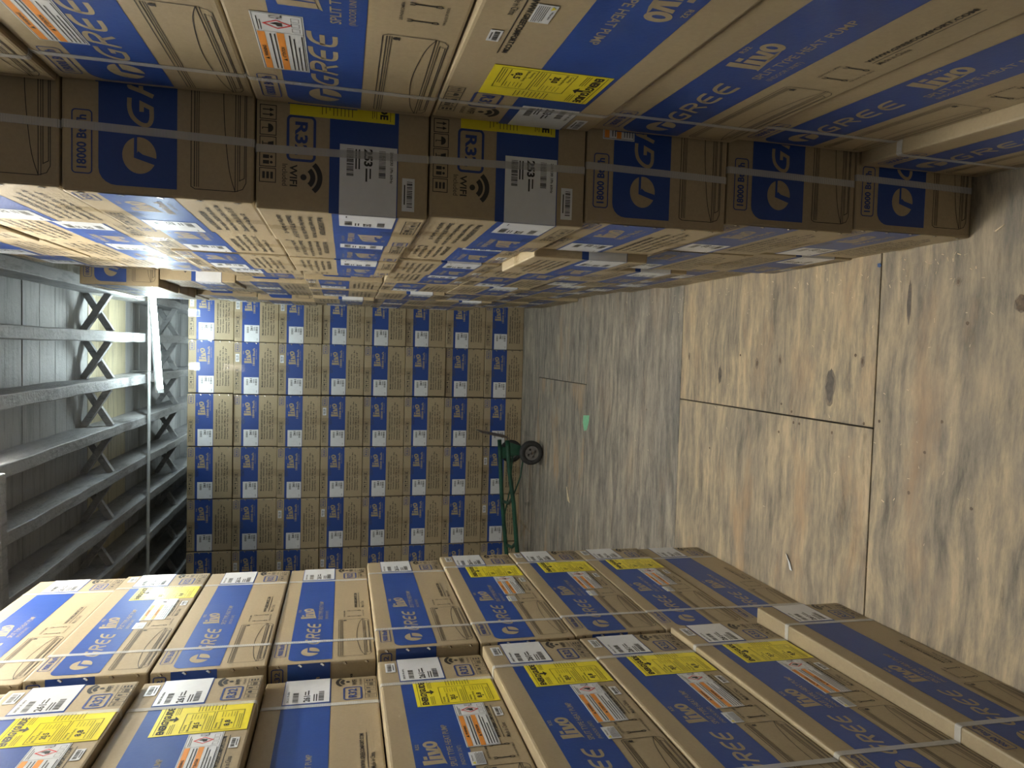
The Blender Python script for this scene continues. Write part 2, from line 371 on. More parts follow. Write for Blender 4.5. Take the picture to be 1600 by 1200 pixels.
def icons(P, a, b, c, d, n, ly=1):
    w = (c - a) / n
    for i in range(n):
        x = a + w * i; g = w * .06; t = w * .05
        P.stroke([(x + g, b), (x + w - g, b), (x + w - g, d), (x + g, d)], t, 'black', ly, True)
        X = lambda u: x + g + u * (w - 2 * g); Y = lambda v: b + v * (d - b); k = 4 - i % 5
        if k == 4:
            for u in (.32, .68):
                P.stroke([(X(u), Y(.15)), (X(u), Y(.8))], t * 1.3, 'black', ly)
                P.poly([(X(u - .13), Y(.6)), (X(u + .13), Y(.6)), (X(u), Y(.88))], 'black', ly)
        elif k == 3:
            P.poly([(X(.5 + .32 * math.cos(math.radians(t_))), Y(.5 + .33 * math.sin(math.radians(t_)))) for t_ in range(0, 181, 20)], 'black', ly)
            P.stroke([(X(.5), Y(.5)), (X(.5), Y(.15)), (X(.62), Y(.15))], t, 'black', ly)
        elif k == 2:
            P.poly([(X(.3), Y(.85)), (X(.7), Y(.85)), (X(.62), Y(.5)), (X(.38), Y(.5))], 'black', ly)
            P.rect(X(.47), Y(.2), X(.53), Y(.5), 'black', ly); P.rect(X(.34), Y(.14), X(.66), Y(.2), 'black', ly)
        elif k == 1:
            for u in (.3, .7):
                P.poly(ell(X(u), Y(.72), w * .09, w * .09, 10), 'black', ly); P.rect(X(u - .13), Y(.2), X(u + .13), Y(.58), 'black', ly)
        else:
            for v in (.25, .5, .75): P.rect(X(.25), Y(v - .08), X(.75), Y(v + .08), 'black', ly)
def unit_drawing(P, a, b, c, d, mat='black', ly=1):
    w, h = c - a, d - b; q = lambda x, y: (a + x * w, b + y * h); t = .0014
    P.stroke([q(.012, 1), q(.985, 1), q(1, .93), q(1, .2), q(.985, .06), q(.96, 0), q(.05, 0), q(.015, .06), q(0, .2), q(0, .93)], t, mat, ly, True)
    for y in (.94, .90, .865): P.stroke([q(.012, y), q(.985, y)], t * (.8 if y < .94 else 1.1), mat, ly)
    P.stroke(curve([q(0, .2), q(.15, .33), q(.5, .42), q(.85, .33), q(1, .2)]), t, mat, ly)
    P.stroke([q(0, .2), q(1, .2)], t, mat, ly); P.stroke([q(0, .155), q(1, .155)], t * .8, mat, ly)
    P.stroke([q(.06, .12), q(.94, .12), q(.925, .03), q(.075, .03)], t, mat, ly, True)
    P.poly(ell(a + w * .965, b + h * .80, h * .05, h * .05, 12), mat, ly); P.rect(a + w * .95, b + h * .74, a + w * .98, b + h * .76, mat, ly)

KD = {'k18': dict(L=1.08, W=.408, H=.3345), 'k9': dict(L=.867, W=.34, H=.2801)}
def side_print(kind):
    D = KD[kind]; L, H = D['L'], D['H']; P = Print()
    if kind == 'k18':
        P.poly(rr(.016, .1385, L, .272, .03, which=(0, 1, 0, 0)), 'blue', 1)
        P.rrect(.034, .283, .148, .3155, .006, .0022, 'navy', 1); P.text('18000 Btu/h', .043, .2915, .139, .3085, 'navy', 1, .03)
        logo_ball(P, .040, .174, .107, .232); logo_word(P, .128, .179, .348, .224, 'kraft')
        livo(P, .423, .207, .525, .256); P.text('R32', .478, .258, .503, .267, 'kraft')
        P.text('SPLIT TYPE HEAT PUMP', .385, .173, .625, .189, 'kraft', bold=.01); P.text('(INDOOR UNIT)', .385, .150, .475, .163, 'kraft', bold=.005)
        unit_drawing(P, .020, .016, .372, .114); qx, q0, q1 = .425, .036, .088
        wx, wy = (.505, .70), .062
        e = L - .2; icons(P, e, .0085, L - .05, .038, 5)
        P.rrect(L - .182, .060, L - .098, .110, .008, .005, 'navy', 1); P.text('R32', L - .172, .073, L - .108, .097, 'navy', 1, .03)
        wifi(P, L - .094, .084, L - .038, .126); P.text('WIFI', L - .089, .064, L - .047, .078, 'black', 1, .02); P.text('Included', L - .089, .050, L - .047, .060, 'black', 1, 0)
    else:
        P.poly(rr(.018, .117, L, .231, .022, which=(0, 1, 0, 0)), 'blue', 1)
        P.rrect(.052, .2395, .147, .2675, .004, .002, 'navy', 1); P.text('9000 Btu/h', .060, .2465, .139, .261, 'navy', 1, .03)
        logo_ball(P, .046, .151, .104, .200); logo_word(P, .128, .153, .290, .193, 'kraft')
        livo(P, .335, .176, .425, .214); P.text('R32', .395, .2175, .417, .2255, 'kraft')
        P.text('SPLIT TYPE HEAT PUMP', .322, .150, .490, .163, 'kraft', bold=.01); P.text('(INDOOR UNIT)', .322, .131, .398, .142, 'kraft', bold=.005)
        unit_drawing(P, .030, .012, .310, .101); qx, q0, q1 = .334, .030, .080
        wx, wy = (.414, .560), .043
        icons(P, L - .132, .006, L - .018, .034, 5)
        P.rrect(L - .132, .043, L - .064, .085, .007, .0045, 'navy', 1); P.text('R32', L - .123, .054, L - .073, .075, 'navy', 1, .03)
        wifi(P, L - .052, .070, L - .008, .106); P.text('WIFI', L - .052, .052, L - .018, .065, 'black', 1, .02); P.text('Included', L - .052, .041, L - .018, .048, 'black', 1, 0)
    P.text('USE PHONE CAMERA', qx, q1 + .002, qx + .055, q1 + .007, 'black', 1, .01); P.text('FOR QUICK TIP VIDEOS', qx, q0 - .007, qx + .055, q0 - .002, 'black', 1, .01)
    for x in (qx + .002, qx + .052):      # the two little wrenches beside the code
        P.stroke([(x, q0 + .012), (x, q1 - .012)], .0028, 'black', 1)
        P.stroke([(x - .003, q1 - .004), (x - .003, q1 - .010), (x, q1 - .013), (x + .003, q1 - .010), (x + .003, q1 - .004)], .002, 'black', 1)
        P.stroke([(x - .002, q0 + .012), (x - .003, q0 + .006), (x, q0 + .003), (x + .003, q0 + .006), (x + .002, q0 + .012)], .0018, 'black', 1, True)
    P.text('WWW.GREECOMFORT.COM', wx[0], wy, wx[1], wy + .0095, 'black', 1, .03)
    P.rect(wx[0], wy - .0065, wx[1] + .004, wy - .005, 'black', 1)
    P.text('Made in China', wx[0], wy - .021, wx[0] + .062, wy - .011, 'black', 1, .005)
    return P
SPEC = ['Model: LIVS18HP230V1R32AH', 'Power supply: 208/230V 1Ph 60 Hz', 'Weight (Net / Gross): 28.6 / 34.1 lbs', 'Dimension: 39 7/8 x 16 1/8 x 13 1/4"', 'Liquid Pipe: 1/4  Gas Pipe: 1/2']
def end_print(kind):
    D = KD[kind]; Wd, H = D['W'], D['H']; P = Print(); kx = Wd / .408; kz = H / .3345
    X = lambda u: u * kx; Z = lambda z: z * kz
    P.rect(0, Z(.144), Wd, Z(.2745), 'blue', 1)
    icons(P, X(.030), Z(.293), X(.205), Z(.322), 5)
    P.rrect(X(.333), Z(.288), X(.394), Z(.322), .005, .003, 'navy', 1); P.text('R32', X(.342), Z(.297), X(.385), Z(.313), 'navy', 1, .02)
    livo(P, X(.243), Z(.207), X(.347), Z(.254)); P.text('R32', X(.315), Z(.2575), X(.338), Z(.2655), 'kraft')
    nm = '18000 Btu/h' if kind == 'k18' else '9000 Btu/h'
    P.text(nm, X(.225), Z(.176), X(.362), Z(.193), 'kraft', bold=.03); P.text('(INDOOR UNIT)', X(.275), Z(.161), X(.355), Z(.169), 'kraft', bold=0)
    for i, st in enumerate(SPEC):
        z = .113 - i * .0205; P.text(st, X(.055), Z(z), X((.285, .335, .365, .35, .29)[i]), Z(z + .013), 'black', 1, .03)
    for i in range(5): # staples along the glued flap
        z = .03 + i * .068; P.poly([(X(.396), Z(z)), (X(.400), Z(z - .004)), (X(.4068), Z(z + .005)), (X(.4035), Z(z + .010))], 'steel', 2); P.poly([(X(.3975), Z(z - .004)), (X(.400), Z(z - .006)), (X(.4065), Z(z - .001)), (X(.4045), Z(z + .001))], 'slot', 2)
    return P
def fn_front(D): return lambda s, z, e: (s - D['L'] / 2, -D['W'] / 2 - e, z)
def fn_back(D): return lambda s, z, e: (D['L'] / 2 - s, D['W'] / 2 + e, z)
def fn_left(D): return lambda u, z, e: (-D['L'] / 2 - e, D['W'] / 2 - u, z)
def fn_right(D): return lambda u, z, e: (D['L'] / 2 + e, u - D['W'] / 2, z)

def body_mesh(kind, sides=True, dents=0):
    D = KD[kind]; mb = MB(); L, Wd, H = D['L'], D['W'], D['H']
    mb.box((-L / 2, -Wd / 2, .0017), (L / 2, Wd / 2, H - .0017), 'kraft', .005, 2)
    e = .0003
    for z in (H - .0017 + e, .0017 - e):   # meeting flaps along the length
        mb.add([(-L / 2 + .006, -.0012, z), (L / 2 - .006, -.0012, z), (L / 2 - .006, .0012, z), (-L / 2 + .006, .0012, z)], [(0, 1, 2, 3)], 'slot')
    for sx in (-1, 1):      # short slots where the flaps are cut, on the ends
        for y0 in (-Wd * .42, Wd * .30):
            x = sx * (L / 2 + e)
            mb.add([(x, y0, H - .012), (x, y0 + Wd * .12, H - .012), (x, y0 + Wd * .12, H - .0105), (x, y0, H - .0105)], [(0, 1, 2, 3)], 'slot')
    if sides:
        p = side_print(kind); p.put(mb, fn_front(D)); p.put(mb, fn_back(D))
    p = end_print(kind); p.put(mb, fn_left(D)); p.put(mb, fn_right(D))
    return mb

# ------------------------------------------------------------------ stickers (own meshes, with thickness)
def sticker(P, fn, a, b, c, d, mat, e=.0011):
    """paper of real thickness carrying print P"""
    mb = MB(); A = [fn(a, b, .0006), fn(c, b, .0006), fn(c, d, .0006), fn(a, d, .0006)]; B = [fn(a, b, e), fn(c, b, e), fn(c, d, e), fn(a, d, e)]
    mb.add(A + B, [(4, 5, 6, 7), (0, 1, 5, 4), (1, 2, 6, 5), (2, 3, 7, 6), (3, 0, 4, 7)], mat)
    P.put(mb, fn, e, .0002); return mb
def energy_print(a, b, c, d, v1, v2):
    P = Print(); w, h = c - a, d - b; q = lambda x, y: (a + x * w, b + y * h)
    P.text('ENERGYGUIDE', *q(.05, .855), *q(.95, .935), 'black', 2, .045)
    P.rect(*q(.03, .955), *q(.97, .96), 'black', 2)
    P.poly([q(.50, .86), q(.56, .86), q(.56, .81), q(.63, .81), q(.53, .765), q(.43, .81), q(.50, .81)], 'black', 2)
    P.lines(*q(.04, .78), *q(.36, .84), 3, 'black', 2, 3, .25); P.lines(*q(.68, .78), *q(.95, .84), 3, 'black', 2, 4, .25)
    for y, nm, v in ((.40, 'Cooling', v1), (.075, 'Heating', v2)):
        P.stroke([q(.05, y), q(.70, y), q(.70, y + .30), q(.05, y + .30)], w * .008, 'black', 2, True)
        P.text(nm, *q(.10, y + .25), *q(.30, y + .28), 'black', 2, .01); P.text('Efficiency Rating', *q(.08, y + .205), *q(.42, y + .235), 'black', 2, .01)
        P.text(v, *q(.16, y + .125), *q(.36, y + .185), 'black', 2, .03); P.poly([q(.22, y + .115), q(.28, y + .115), q(.25, y + .09)], 'black', 2)
        P.rect(*q(.08, y + .075), *q(.66, y + .08), 'black', 2)
        P.lines(*q(.08, y + .02), *q(.60, y + .06), 2, 'black', 2, 5, .25)
        P.lines(*q(.48, y + .10), *q(.66, y + .26), 5, 'black', 2, 7, .12)
    P.lines(*q(.75, .30), *q(.96, .62), 9, 'black', 2, 8, .16)
    return P
def warn_print(a, b, c, d):
    P = Print(); w, h = c - a, d - b; q = lambda x, y: (a + x * w, b + y * h)
    P.stroke([q(.01, .03), q(.99, .03), q(.99, .97), q(.01, .97)], w * .004, 'black', 1, True)
    for y, st in ((.80, 'WARNING'), (.42, 'ATTENTION')):
        P.rect(*q(.015, y), *q(.70, y + .15), 'orange', 1); P.text(st, *q(.26, y + .035), *q(.46, y + .115), 'black', 2, .03)
        P.poly([q(.20, y + .03), q(.245, y + .03), q(.222, y + .12)], 'black', 2)
    P.lines(*q(.03, .60), *q(.68, .77), 2, 'black', 2, 2, .3); P.lines(*q(.03, .06), *q(.68, .39), 4, 'black', 2, 6, .3)
    P.stroke([q(.71, .03), q(.71, .97)], w * .003, 'black', 1)
    P.stroke([q(.775, .52), q(.84, .78), q(.905, .52), q(.84, .26)], w * .012, 'red', 2, True)
    P.poly([q(.815, .42), q(.865, .42), q(.872, .55), q(.845, .66), q(.835, .55), q(.812, .52)], 'black', 2)
    P.text('A2L', *q(.925, .40), *q(.985, .66), 'black', 2, 0)
    P.lines(*q(.73, .84), *q(.96, .94), 2, 'black', 2, 9, .3)
    for x in (.74, .82, .90): P.stroke([q(x, .09), q(x + .055, .09), q(x + .055, .24), q(x, .24)], w * .003, 'black', 1, True)
    return P
def notice_print(a, b, c, d):
    P = Print(); w, h = c - a, d - b; q = lambda x, y: (a + x * w, b + y * h)
    P.poly([q(.05, .72), q(.25, .72), q(.15, .94)], 'yellow', 2); P.text('Warning', *q(.3, .76), *q(.75, .9), 'black', 2, .02)
    P.lines(*q(.06, .08), *q(.94, .66), 6, 'black', 2, 2, .3); return P
def ship_label(kind, num, left_end):
    """white label wrapped from the right end of the long side round the corner onto the short end"""
    D = KD[kind]; L, Wd, H = D['L'], D['W'], D['H']
    if kind == 'k18': s0, z0, z1, u1 = L - .137, (.147 if num == '261' else .158), (.257 if num == '261' else .270), .132
    else: s0, z0, z1, u1 = L - .136, .120, .229, .105
    fa, fb = (fn_back(D), fn_left(D)) if left_end else (fn_front(D), fn_right(D))
    mb = MB(); e = .0012
    mb.add([fa(s0, z0, e), fa(L - .001, z0, e), fa(L - .001, z1, e), fa(s0, z1, e)], [(0, 1, 2, 3)], 'white')
    mb.add([fa(L - .001, z0, e), fb(.001, z0, e), fb(.001, z1, e), fa(L - .001, z1, e)], [(0, 1, 2, 3)], 'white')
    mb.add([fb(.001, z0, e), fb(u1, z0, e), fb(u1, z1, e), fb(.001, z1, e)], [(0, 1, 2, 3)], 'white')
    P = Print(); h = z1 - z0
    P.bars(s0 + .008, z0 + h * .12, s0 + .062, z0 + h * .24, 'black', 1, 19, 3); P.bars(s0 + .008, z0 + h * .68, s0 + .062, z0 + h * .80, 'black', 1, 19, 4)
    P.text(num, s0 + .006, z0 + h * .42, s0 + .040, z0 + h * .57, 'black', 1, .04)
    P.lines(s0 + .008, z0 + h * .27, s0 + .05, z0 + h * .38, 2, 'black', 1, 5, .45); P.rect(s0 + .044, z0 + h * .45, s0 + .07, z0 + h * .48, 'black', 1)
    P.rect(s0 + .044, z0 + h * .52, s0 + .064, z0 + h * .545, 'black', 1)
    P.text('208/230 1Ph 60Hz', s0 + .008, z0 + h * .88, s0 + .07, z0 + h * .93, 'black', 1, .02)
    P.put(mb, fa, e, .0002)
    P = Print(); P.bars(u1 - .062, z0 + h * .10, u1 - .012, z0 + h * .24, 'black', 1, 19, 6); P.bars(u1 - .062, z0 + h * .70, u1 - .012, z0 + h * .84, 'black', 1, 19, 7)
    P.text(num, u1 - .045, z0 + h * .44, u1 - .008, z0 + h * .60, 'black', 1, .04)
    P.lines(u1 - .045, z0 + h * .29, u1 - .012, z0 + h * .40, 2, 'black', 1, 8, .45); P.rect(.012, z0 + h * .12, .03, z0 + h * .14, 'black', 1)
    P.put(mb, fb, e, .0002); return mb
def strap_mesh(kind, s):
    D = KD[kind]; Wd, H = D['W'], D['H']; mb = MB(); x = s - D['L'] / 2; w = .0075; tl = .004
    def ring(off, r=.006):
        P = []
        y1 = Wd / 2 + off; z0 = .0016 - off; z1 = H - .0016 + off
        for cy, cz, a0 in ((y1 - r, z1 - r, 0), (-y1 + r, z1 - r, 90), (-y1 + r, z0 + r, 180), (y1 - r, z0 + r, 270)):
            for j in range(4):
                t = math.radians(a0 + 30 * j); P.append((cy + r * math.cos(t), cz + r * math.sin(t)))
        return P
    I, O = ring(.0004), ring(.0014); n = len(I)
    vs = []
    for R in (I, O):
        for (y, z) in R: sk = tl * (z / H - .5) * 1.5; vs += [(x - w + sk, y, z), (x + w + sk, y, z)]
    fs = []
    for i in range(n):
        j = (i + 1) % n; o = 2 * n
        fs += [(2 * i + o, 2 * j + o, 2 * j + 1 + o, 2 * i + 1 + o), (2 * i, 2 * j, 2 * j + o, 2 * i + o), (2 * i + 1, 2 * j + 1, 2 * j + 1 + o, 2 * i + 1 + o)]
    mb.add(vs, fs, 'strap'); return mb
def tape_mesh(kind, left_end, top):
    """clear tape over the end closure, top edge and bottom edge"""
    D = KD[kind]; L, Wd, H = D['L'], D['W'], D['H']; f = fn_left(D) if left_end else fn_right(D); mb = MB(); sx = -1 if left_end else 1
    e = .0016
    for (za, zb, zt) in (((H - .085, H, H),) if top else ((.075, 0, 0),)):
        ins = [(sx * (L / 2 - .07), Wd / 2 - u, (zt - .0006 if zt else .0006)) if left_end else (sx * (L / 2 - .07), u - Wd / 2, (zt - .0006 if zt else .0006)) for u in (.175, .232)]
        edge = [f(u, (zt - .0006 if zt else .0006), e) for u in (.175, .232)]
        low = [f(.175, za, e), f(.19, za - .003 if zt else za + .003, e), f(.21, za, e), f(.232, za + .002, e)]
        mb.add([low[0], low[1], low[2], low[3], edge[1], edge[0]], [(0, 1, 2, 3, 4, 5)], 'tape')
        mb.add([edge[0], edge[1], ins[1], ins[0]], [(0, 1, 2, 3)], 'tape')
    return mb
def bar_sticker(fn, a, b, c, d, seed=1):
    P = Print(); w, h = c - a, d - b
    P.bars(a + w * .1, b + h * .38, c - w * .1, d - h * .18, 'black', 1, 15, seed); P.rect(a + w * .2, b + h * .15, c - w * .2, b + h * .25, 'black', 1)
    return sticker(P, fn, a, b, c, d, 'white')

# prototype meshes, shared by the copies
PM = {}
def proto(key, fn):
    if key not in PM:
        o = fn().build(key[0]); PM[key] = o.data; bpy.data.objects.remove(o)
    return PM[key]
def part(name, key, fn, parent, flip, H):
    o = bpy.data.objects.new(name, proto(key, fn)); COL.objects.link(o); o.parent = parent
    if flip: o.rotation_euler = (PI, 0, 0); o.location = (0, 0, H)
    return o
def carton(kind, loc, rz, label, group, flip=False, straps=True, num='261', stickers=False, warn=False, energy=False, sides=True, lend=True, rend=True, bar_end=False, tape=False):
    D = KD[kind]; L, Wd, H = D['L'], D['W'], D['H']
    e = empty('carton', loc, rz); tag(e, label, 'box', group)
    part('body', ('body', kind), lambda: body_mesh(kind), e, flip, H)
    if straps:
        for s in ((.118, L - .158) if kind == 'k18' else (.145, L - .152)): part('strap', ('strap', kind, s), lambda: strap_mesh(kind, s), e, flip, H)
    for le in ((True,) if lend else ()) + ((False,) if rend else ()):
        part('shipping_label', ('ship', kind, num, le), lambda: ship_label(kind, num, le), e, flip, H)
        if tape:
            for tp in (True, False): part('packing_tape', ('tape', kind, le, tp), lambda: tape_mesh(kind, le, tp), e, flip, H)
        if bar_end:
            f = fn_left(D) if le else fn_right(D)
            part('barcode_sticker', ('bare', kind, le), lambda: bar_sticker(f, Wd * .62, H * .875, Wd * .77, H * .955, 4), e, flip, H)
    F = fn_back(D) if flip else fn_front(D)
    if kind == 'k9': B = dict(bar=(L - .079, .237, L - .022, .262), en=(.583, .008, .717, .202), wa=(.386, .051, .580, .1215), no=(.317, .094, .366, .123), sb=(.508, .017, .551, .0345))
    else: B = dict(bar=(L - .080, .281, L - .014, .306), en=(L - .330, .063, L - .184, .264), wa=(.180, .226, .393, .298), no=(.522, .072, .578, .100), sb=(.62, .030, .66, .048))
    if energy: part('barcode_sticker', ('bar', kind, flip), lambda: bar_sticker(F, *B['bar']), e, flip, H)
    if stickers:
        part('barcode_sticker', ('bar', kind, flip), lambda: bar_sticker(F, *B['bar']), e, flip, H)
        part('barcode_sticker', ('sb', kind, flip), lambda: bar_sticker(F, *B['sb'], 9), e, flip, H)
        part('notice_sticker', ('no', kind, flip), lambda: sticker(notice_print(*B['no']), F, *B['no'], 'white'), e, flip, H)
    if stickers or energy:
        v = ('20.5', '8.8') if kind == 'k9' else ('20.0', '8.5')
        part('energy_label', ('en', kind, flip), lambda: sticker(energy_print(*B['en'], *v), F, *B['en'], 'yellow'), e, flip, H)
    if (stickers and kind == 'k9') or warn:
        part('warning_label', ('wa', kind, flip), lambda: sticker(warn_print(*B['wa']), F, *B['wa'], 'white'), e, flip, H)
    return e
ORD = ['lowest, on the floor', 'second up from the floor', 'third up from the floor', 'fourth up from the floor', 'fifth up from the floor', 'sixth up from the floor', 'seventh up from the floor', 'eighth up from the floor', 'ninth up, topmost', 'tenth']
NTH = ['first', 'second', 'third', 'fourth', 'fifth', 'sixth', 'seventh', 'eighth', 'ninth', 'tenth', 'eleventh']

# ------------------------------------------------------------------ left side (photo's lower edge): two stacks of 9000 cartons, long sides to the aisle
K9, K18 = KD['k9'], KD['k18']
def left_carton(X, Y, a, r, label, group, st):
    d = Vector((-math.sin(a), math.cos(a))); n = Vector((-math.cos(a), -math.sin(a)))
    c = Vector((X, Y)) - d * K9['L'] / 2 + n * K9['W'] / 2
    carton('k9', (c.x, c.y, r * K9['H']), PI / 2 + a, label, group, stickers=st)
L2 = [(-.817, 2.762, .011), (-.812, 2.764, .008), (-.812, 2.766, .007), (-.816, 2.762, .010), (-.829, 2.762, .026), (-.851, 2.775, .018), (-.846, 2.762, .022), (-.842, 2.760, .022), (-.848, 2.760, .022)]
for r, (x, y, a) in enumerate(L2):
    st = r in (1, 2, 3, 7)
    left_carton(x, y, a, r, ('yellow-stickered' if st else 'plain blue-banded') + ' carton in the farther left stack, ' + ORD[r], 'cartons in the farther left stack', st)
L1 = [(-.746, 1.872, .024), (-.789, 1.874, .040), (-.803, 1.872, .050), (-.804, 1.870, .043), (-.829, 1.874, .040), (-.866, 1.876, .037), (-.830, 1.850, .037), (-.812, 1.825, .037), (-.83, 1.85, .037)]
for r, (x, y, a) in enumerate(L1):
    st = r in (1, 2, 3, 4, 6, 7)
    left_carton(x, y, a, r, ('yellow-stickered' if st else 'plain blue-banded') + ' carton in the nearer left stack, ' + ORD[r], 'cartons in the nearer left stack', st)

# ------------------------------------------------------------------ right side (photo's upper edge)
XR0 = [.458, .487, .478, .470, .466, .470, .462, .462]
AR0 = [-.045, -.052, -.047, -.045, -.012, -.012, -.02, -.02]
for r in range(8):
    a = AR0[r]; d = Vector((-math.sin(a), math.cos(a))); n = Vector((math.cos(a), math.sin(a)))
    c = Vector((XR0[r], 1.452)) - d * K18['L'] / 2 + n * K18['W'] / 2
    carton('k18', (c.x, c.y, r * K18['H']), -PI / 2 + a,
           ('upside-down yellow-labelled' if r == 3 else 'orange-and-white-stickered' if r in (4, 5) else 'plain') + ' carton lying lengthwise along photo top edge, ' + ORD[r],
           'lengthwise cartons of the right stack', flip=(r == 3), num='253', stickers=(r == 3), warn=(r in (4, 5)))
XK0 = [.312, .302, .283, .271, .264, .272, .276, .28]
COLX = [0, .285, .285, .297, .290, .282, .275, .276, .315, .345]
FLOORX = [.312, .310, .318, .328, .343, .355, .357, .342, .350, .375]
FLIP = {(0, 3), (0, 4), (1, 6), (2, 6), (1, 4), (2, 4), (3, 4), (1, 3), (2, 3), (3, 3), (4, 5), (3, 6), (5, 3), (1, 2), (2, 2), (2, 1), (1, 0), (4, 2), (6, 4), (5, 6), (6, 2), (4, 1)}
DX = {(2, 6): -.004, (1, 5): -.004, (2, 5): -.006, (2, 4): -.012, (1, 4): -.012, (3, 4): .008, (4, 4): -.008, (5, 7): -.03, (6, 7): -.02, (7, 7): -.0, (5, 6): -.016, (1, 7): .005, (2, 7): .012, (3, 7): .02, (4, 7): .03, (3, 6): .018, (4, 6): .02,
      (1, 2): -.018, (2, 1): -.012, (1, 0): -.008, (6, 4): -.014, (4, 5): -.012, (8, 7): -.02}
XO = {(1, 7): .276, (2, 7): .282, (3, 7): .300, (4, 7): .332, (4, 6): .336, (4, 5): .324, (5, 7): .257, (5, 6): .293, (5, 5): .303, (6, 7): .262, (6, 6): .312, (6, 5): .306, (7, 6): .286, (7, 7): .280, (8, 7): .305, (8, 6): .304, (9, 7): .335, (3, 6): .300, (3, 5): .302}
rd = random.Random(5)
for k in range(10):
    for r in range(8):
        if k == 0: x = XK0[r]
        else:
            x = COLX[k] if r > 1 else (FLOORX[k] if r == 0 else (FLOORX[k] * .6 + COLX[k] * .4))
            x = XO[(k, r)] if (k, r) in XO else x + DX.get((k, r), 0) + rd.uniform(-.006, .006)
        fl = (k, r) in FLIP; yy = 1.462 + .416 * k + .022 * max(0, k - 2) + (rd.uniform(-.002, .002) if k else 0)
        if k == 0: lab = ('upside-down' if fl else 'upright') + ' carton, shaded long side toward camera, ' + ORD[r]
        else: lab = ('upside-down' if fl else 'upright') + ' carton, ' + NTH[k - 1] + ' column behind shaded stack, ' + ORD[r]
        carton('k18', (x + K18['L'] / 2, yy + K18['W'] / 2, r * K18['H']), rd.uniform(-.002, .002) if k else 0, lab,
               'shaded cartons of the right front column' if k == 0 else 'right-hand cartons with ends to the aisle', flip=fl, straps=(k == 0), num='253',
               warn=(k == 0 and r == 2), energy=(k == 0 and r in (3, 4)), rend=(k == 0), stickers=False, tape=True, bar_end=(rd.random() < .35))

# ------------------------------------------------------------------ back stack
BX = [.437, .025, -.392, -.806, -1.220, -1.636]
RS = [-.010, -.006, 0, -.004, 0, -.004, 0, .012]
for c in range(6):
    for r in range(8):
        xc = BX[c] - .416 / 2 + RS[r] * .6 * (1 - .15 * c) + rd.uniform(-.0015, .0015)
        yc = 5.934 + .0113 * xc + rd.uniform(-.014, .010)
        carton('k18', (xc, yc + K18['L'] / 2, r * K18['H']), PI / 2 + rd.uniform(-.0015, .0015), 'back stack carton end, ' + NTH[c] + " column from photo top, " + ORD[r],
               'cartons of the back stack', straps=False, rend=False, num='261', tape=True, bar_end=((c, r) in {(1, 6), (1, 5), (0, 7), (0, 6), (0, 5), (4, 5), (5, 6), (5, 5), (4, 4), (3, 0), (5, 4), (4, 0), (2, 4)}))

# ------------------------------------------------------------------ floor
SH = []
def sheet(mb, a, b, c, d, tone):
    g = .0024; o = len(mb.f)
    mb.box((a + g, b + g, -.018), (c - g, d - g, 0), 'ply', .0012, 1); SH.append((o, len(mb.f), tone))
mb = MB()
YS = [-2.0, .54, 1.757, 2.978, 4.262, 5.40]
sheet(mb, -4.6, -.68, -.6, .54, (.4, .2, .3)); sheet(mb, -.6, -.68, 2.4, .54, (.3, .1, .7))
sheet(mb, -4.6, -3.0, 2.4, -.68, (.3, .1, .9))
sheet(mb, -2.5, .54, -.06 + 2.4, 1.757, (.5, .08, .55)); sheet(mb, -4.6, .54, -2.5, 1.757, (.4, .1, .5))
sheet(mb, -.192, 1.757, 2.4, 2.978, (.12, .0, .42)); sheet(mb, -2.63, 1.757, -.192, 2.978, (.45, .10, .63)); sheet(mb, -4.6, 1.757, -2.63, 2.978, (.4, .2, .2))
sheet(mb, -1.4, 2.978, 2.4, 4.262, (.85, .75, .21)); sheet(mb, -4.6, 2.978, -1.4, 4.262, (.7, .6, .77))
sheet(mb, -.192, 4.262, 2.4, 5.40, (.4, .85, .55)); sheet(mb, -2.63, 4.262, -.192, 5.40, (.6, .8, .88)); sheet(mb, -4.6, 4.262, -2.63, 5.40, (.6, .8, .3))
sheet(mb, -.85, 5.40, 2.4, 9.2, (.3, .85, .12))
y = 5.40
for i, dy in enumerate((.10, .10, .10, 3.5)): sheet(mb, -4.6, y + .004, -.85, y + dy - .004, (.5, .7, .1 + .2 * i)); y += dy
mb.add([(-4.6, -3, -.0185), (2.4, -3, -.0185), (2.4, 9.2, -.0185), (-4.6, 9.2, -.0185)], [(0, 1, 2, 3)], 'dark')
def blob(cx, cy, rx, ry, mat, z, seed, n=18, j=.18):
    rnd = random.Random(seed)
    mb.add([(cx + rx * math.cos(2 * PI * i / n) * (1 + rnd.uniform(-j, j)), cy + ry * math.sin(2 * PI * i / n) * (1 + rnd.uniform(-j, j)), z) for i in range(n)], [tuple(range(n))], mat)
def pix(x, y, Z=0.0):
    v = rt * ((1200 - y - 600) / FPX) + dn * ((x - 800) / FPX) + fw
    t = (Z - CAMH) / v.z; return v.x * t, v.y * t
KN = [(1125, 585, .030, .011, 1), (1183, 568, .022, .012, 0), (1219, 563, .020, .010, 0), (1297, 605, .052, .018, 1), (1348, 565, .017, .009, 0), (1077, 557, .018, .008, 0), (1421, 472, .050, .006, 1), (1498, 440, .012, .009, 0), (1596, 474, .02, .014, 1), (1337, 301, .010, .014, 1)]
for i, (x, y, a, b_, dk) in enumerate(KN):
    X_, Y_ = pix(x, y)
    if dk: blob(X_, Y_, a * 1.15, b_ * 1.3, 'knot_ring', .0004, i); blob(X_, Y_, a, b_, 'filler' if a > .025 else 'knot', .0007, i + 50, 20, .25)
    else: blob(X_, Y_, a, b_, 'knot_ring', .0004, i); blob(X_, Y_, a * .5, b_ * .45, 'knot', .0007, i + 50)
rn = random.Random(3)
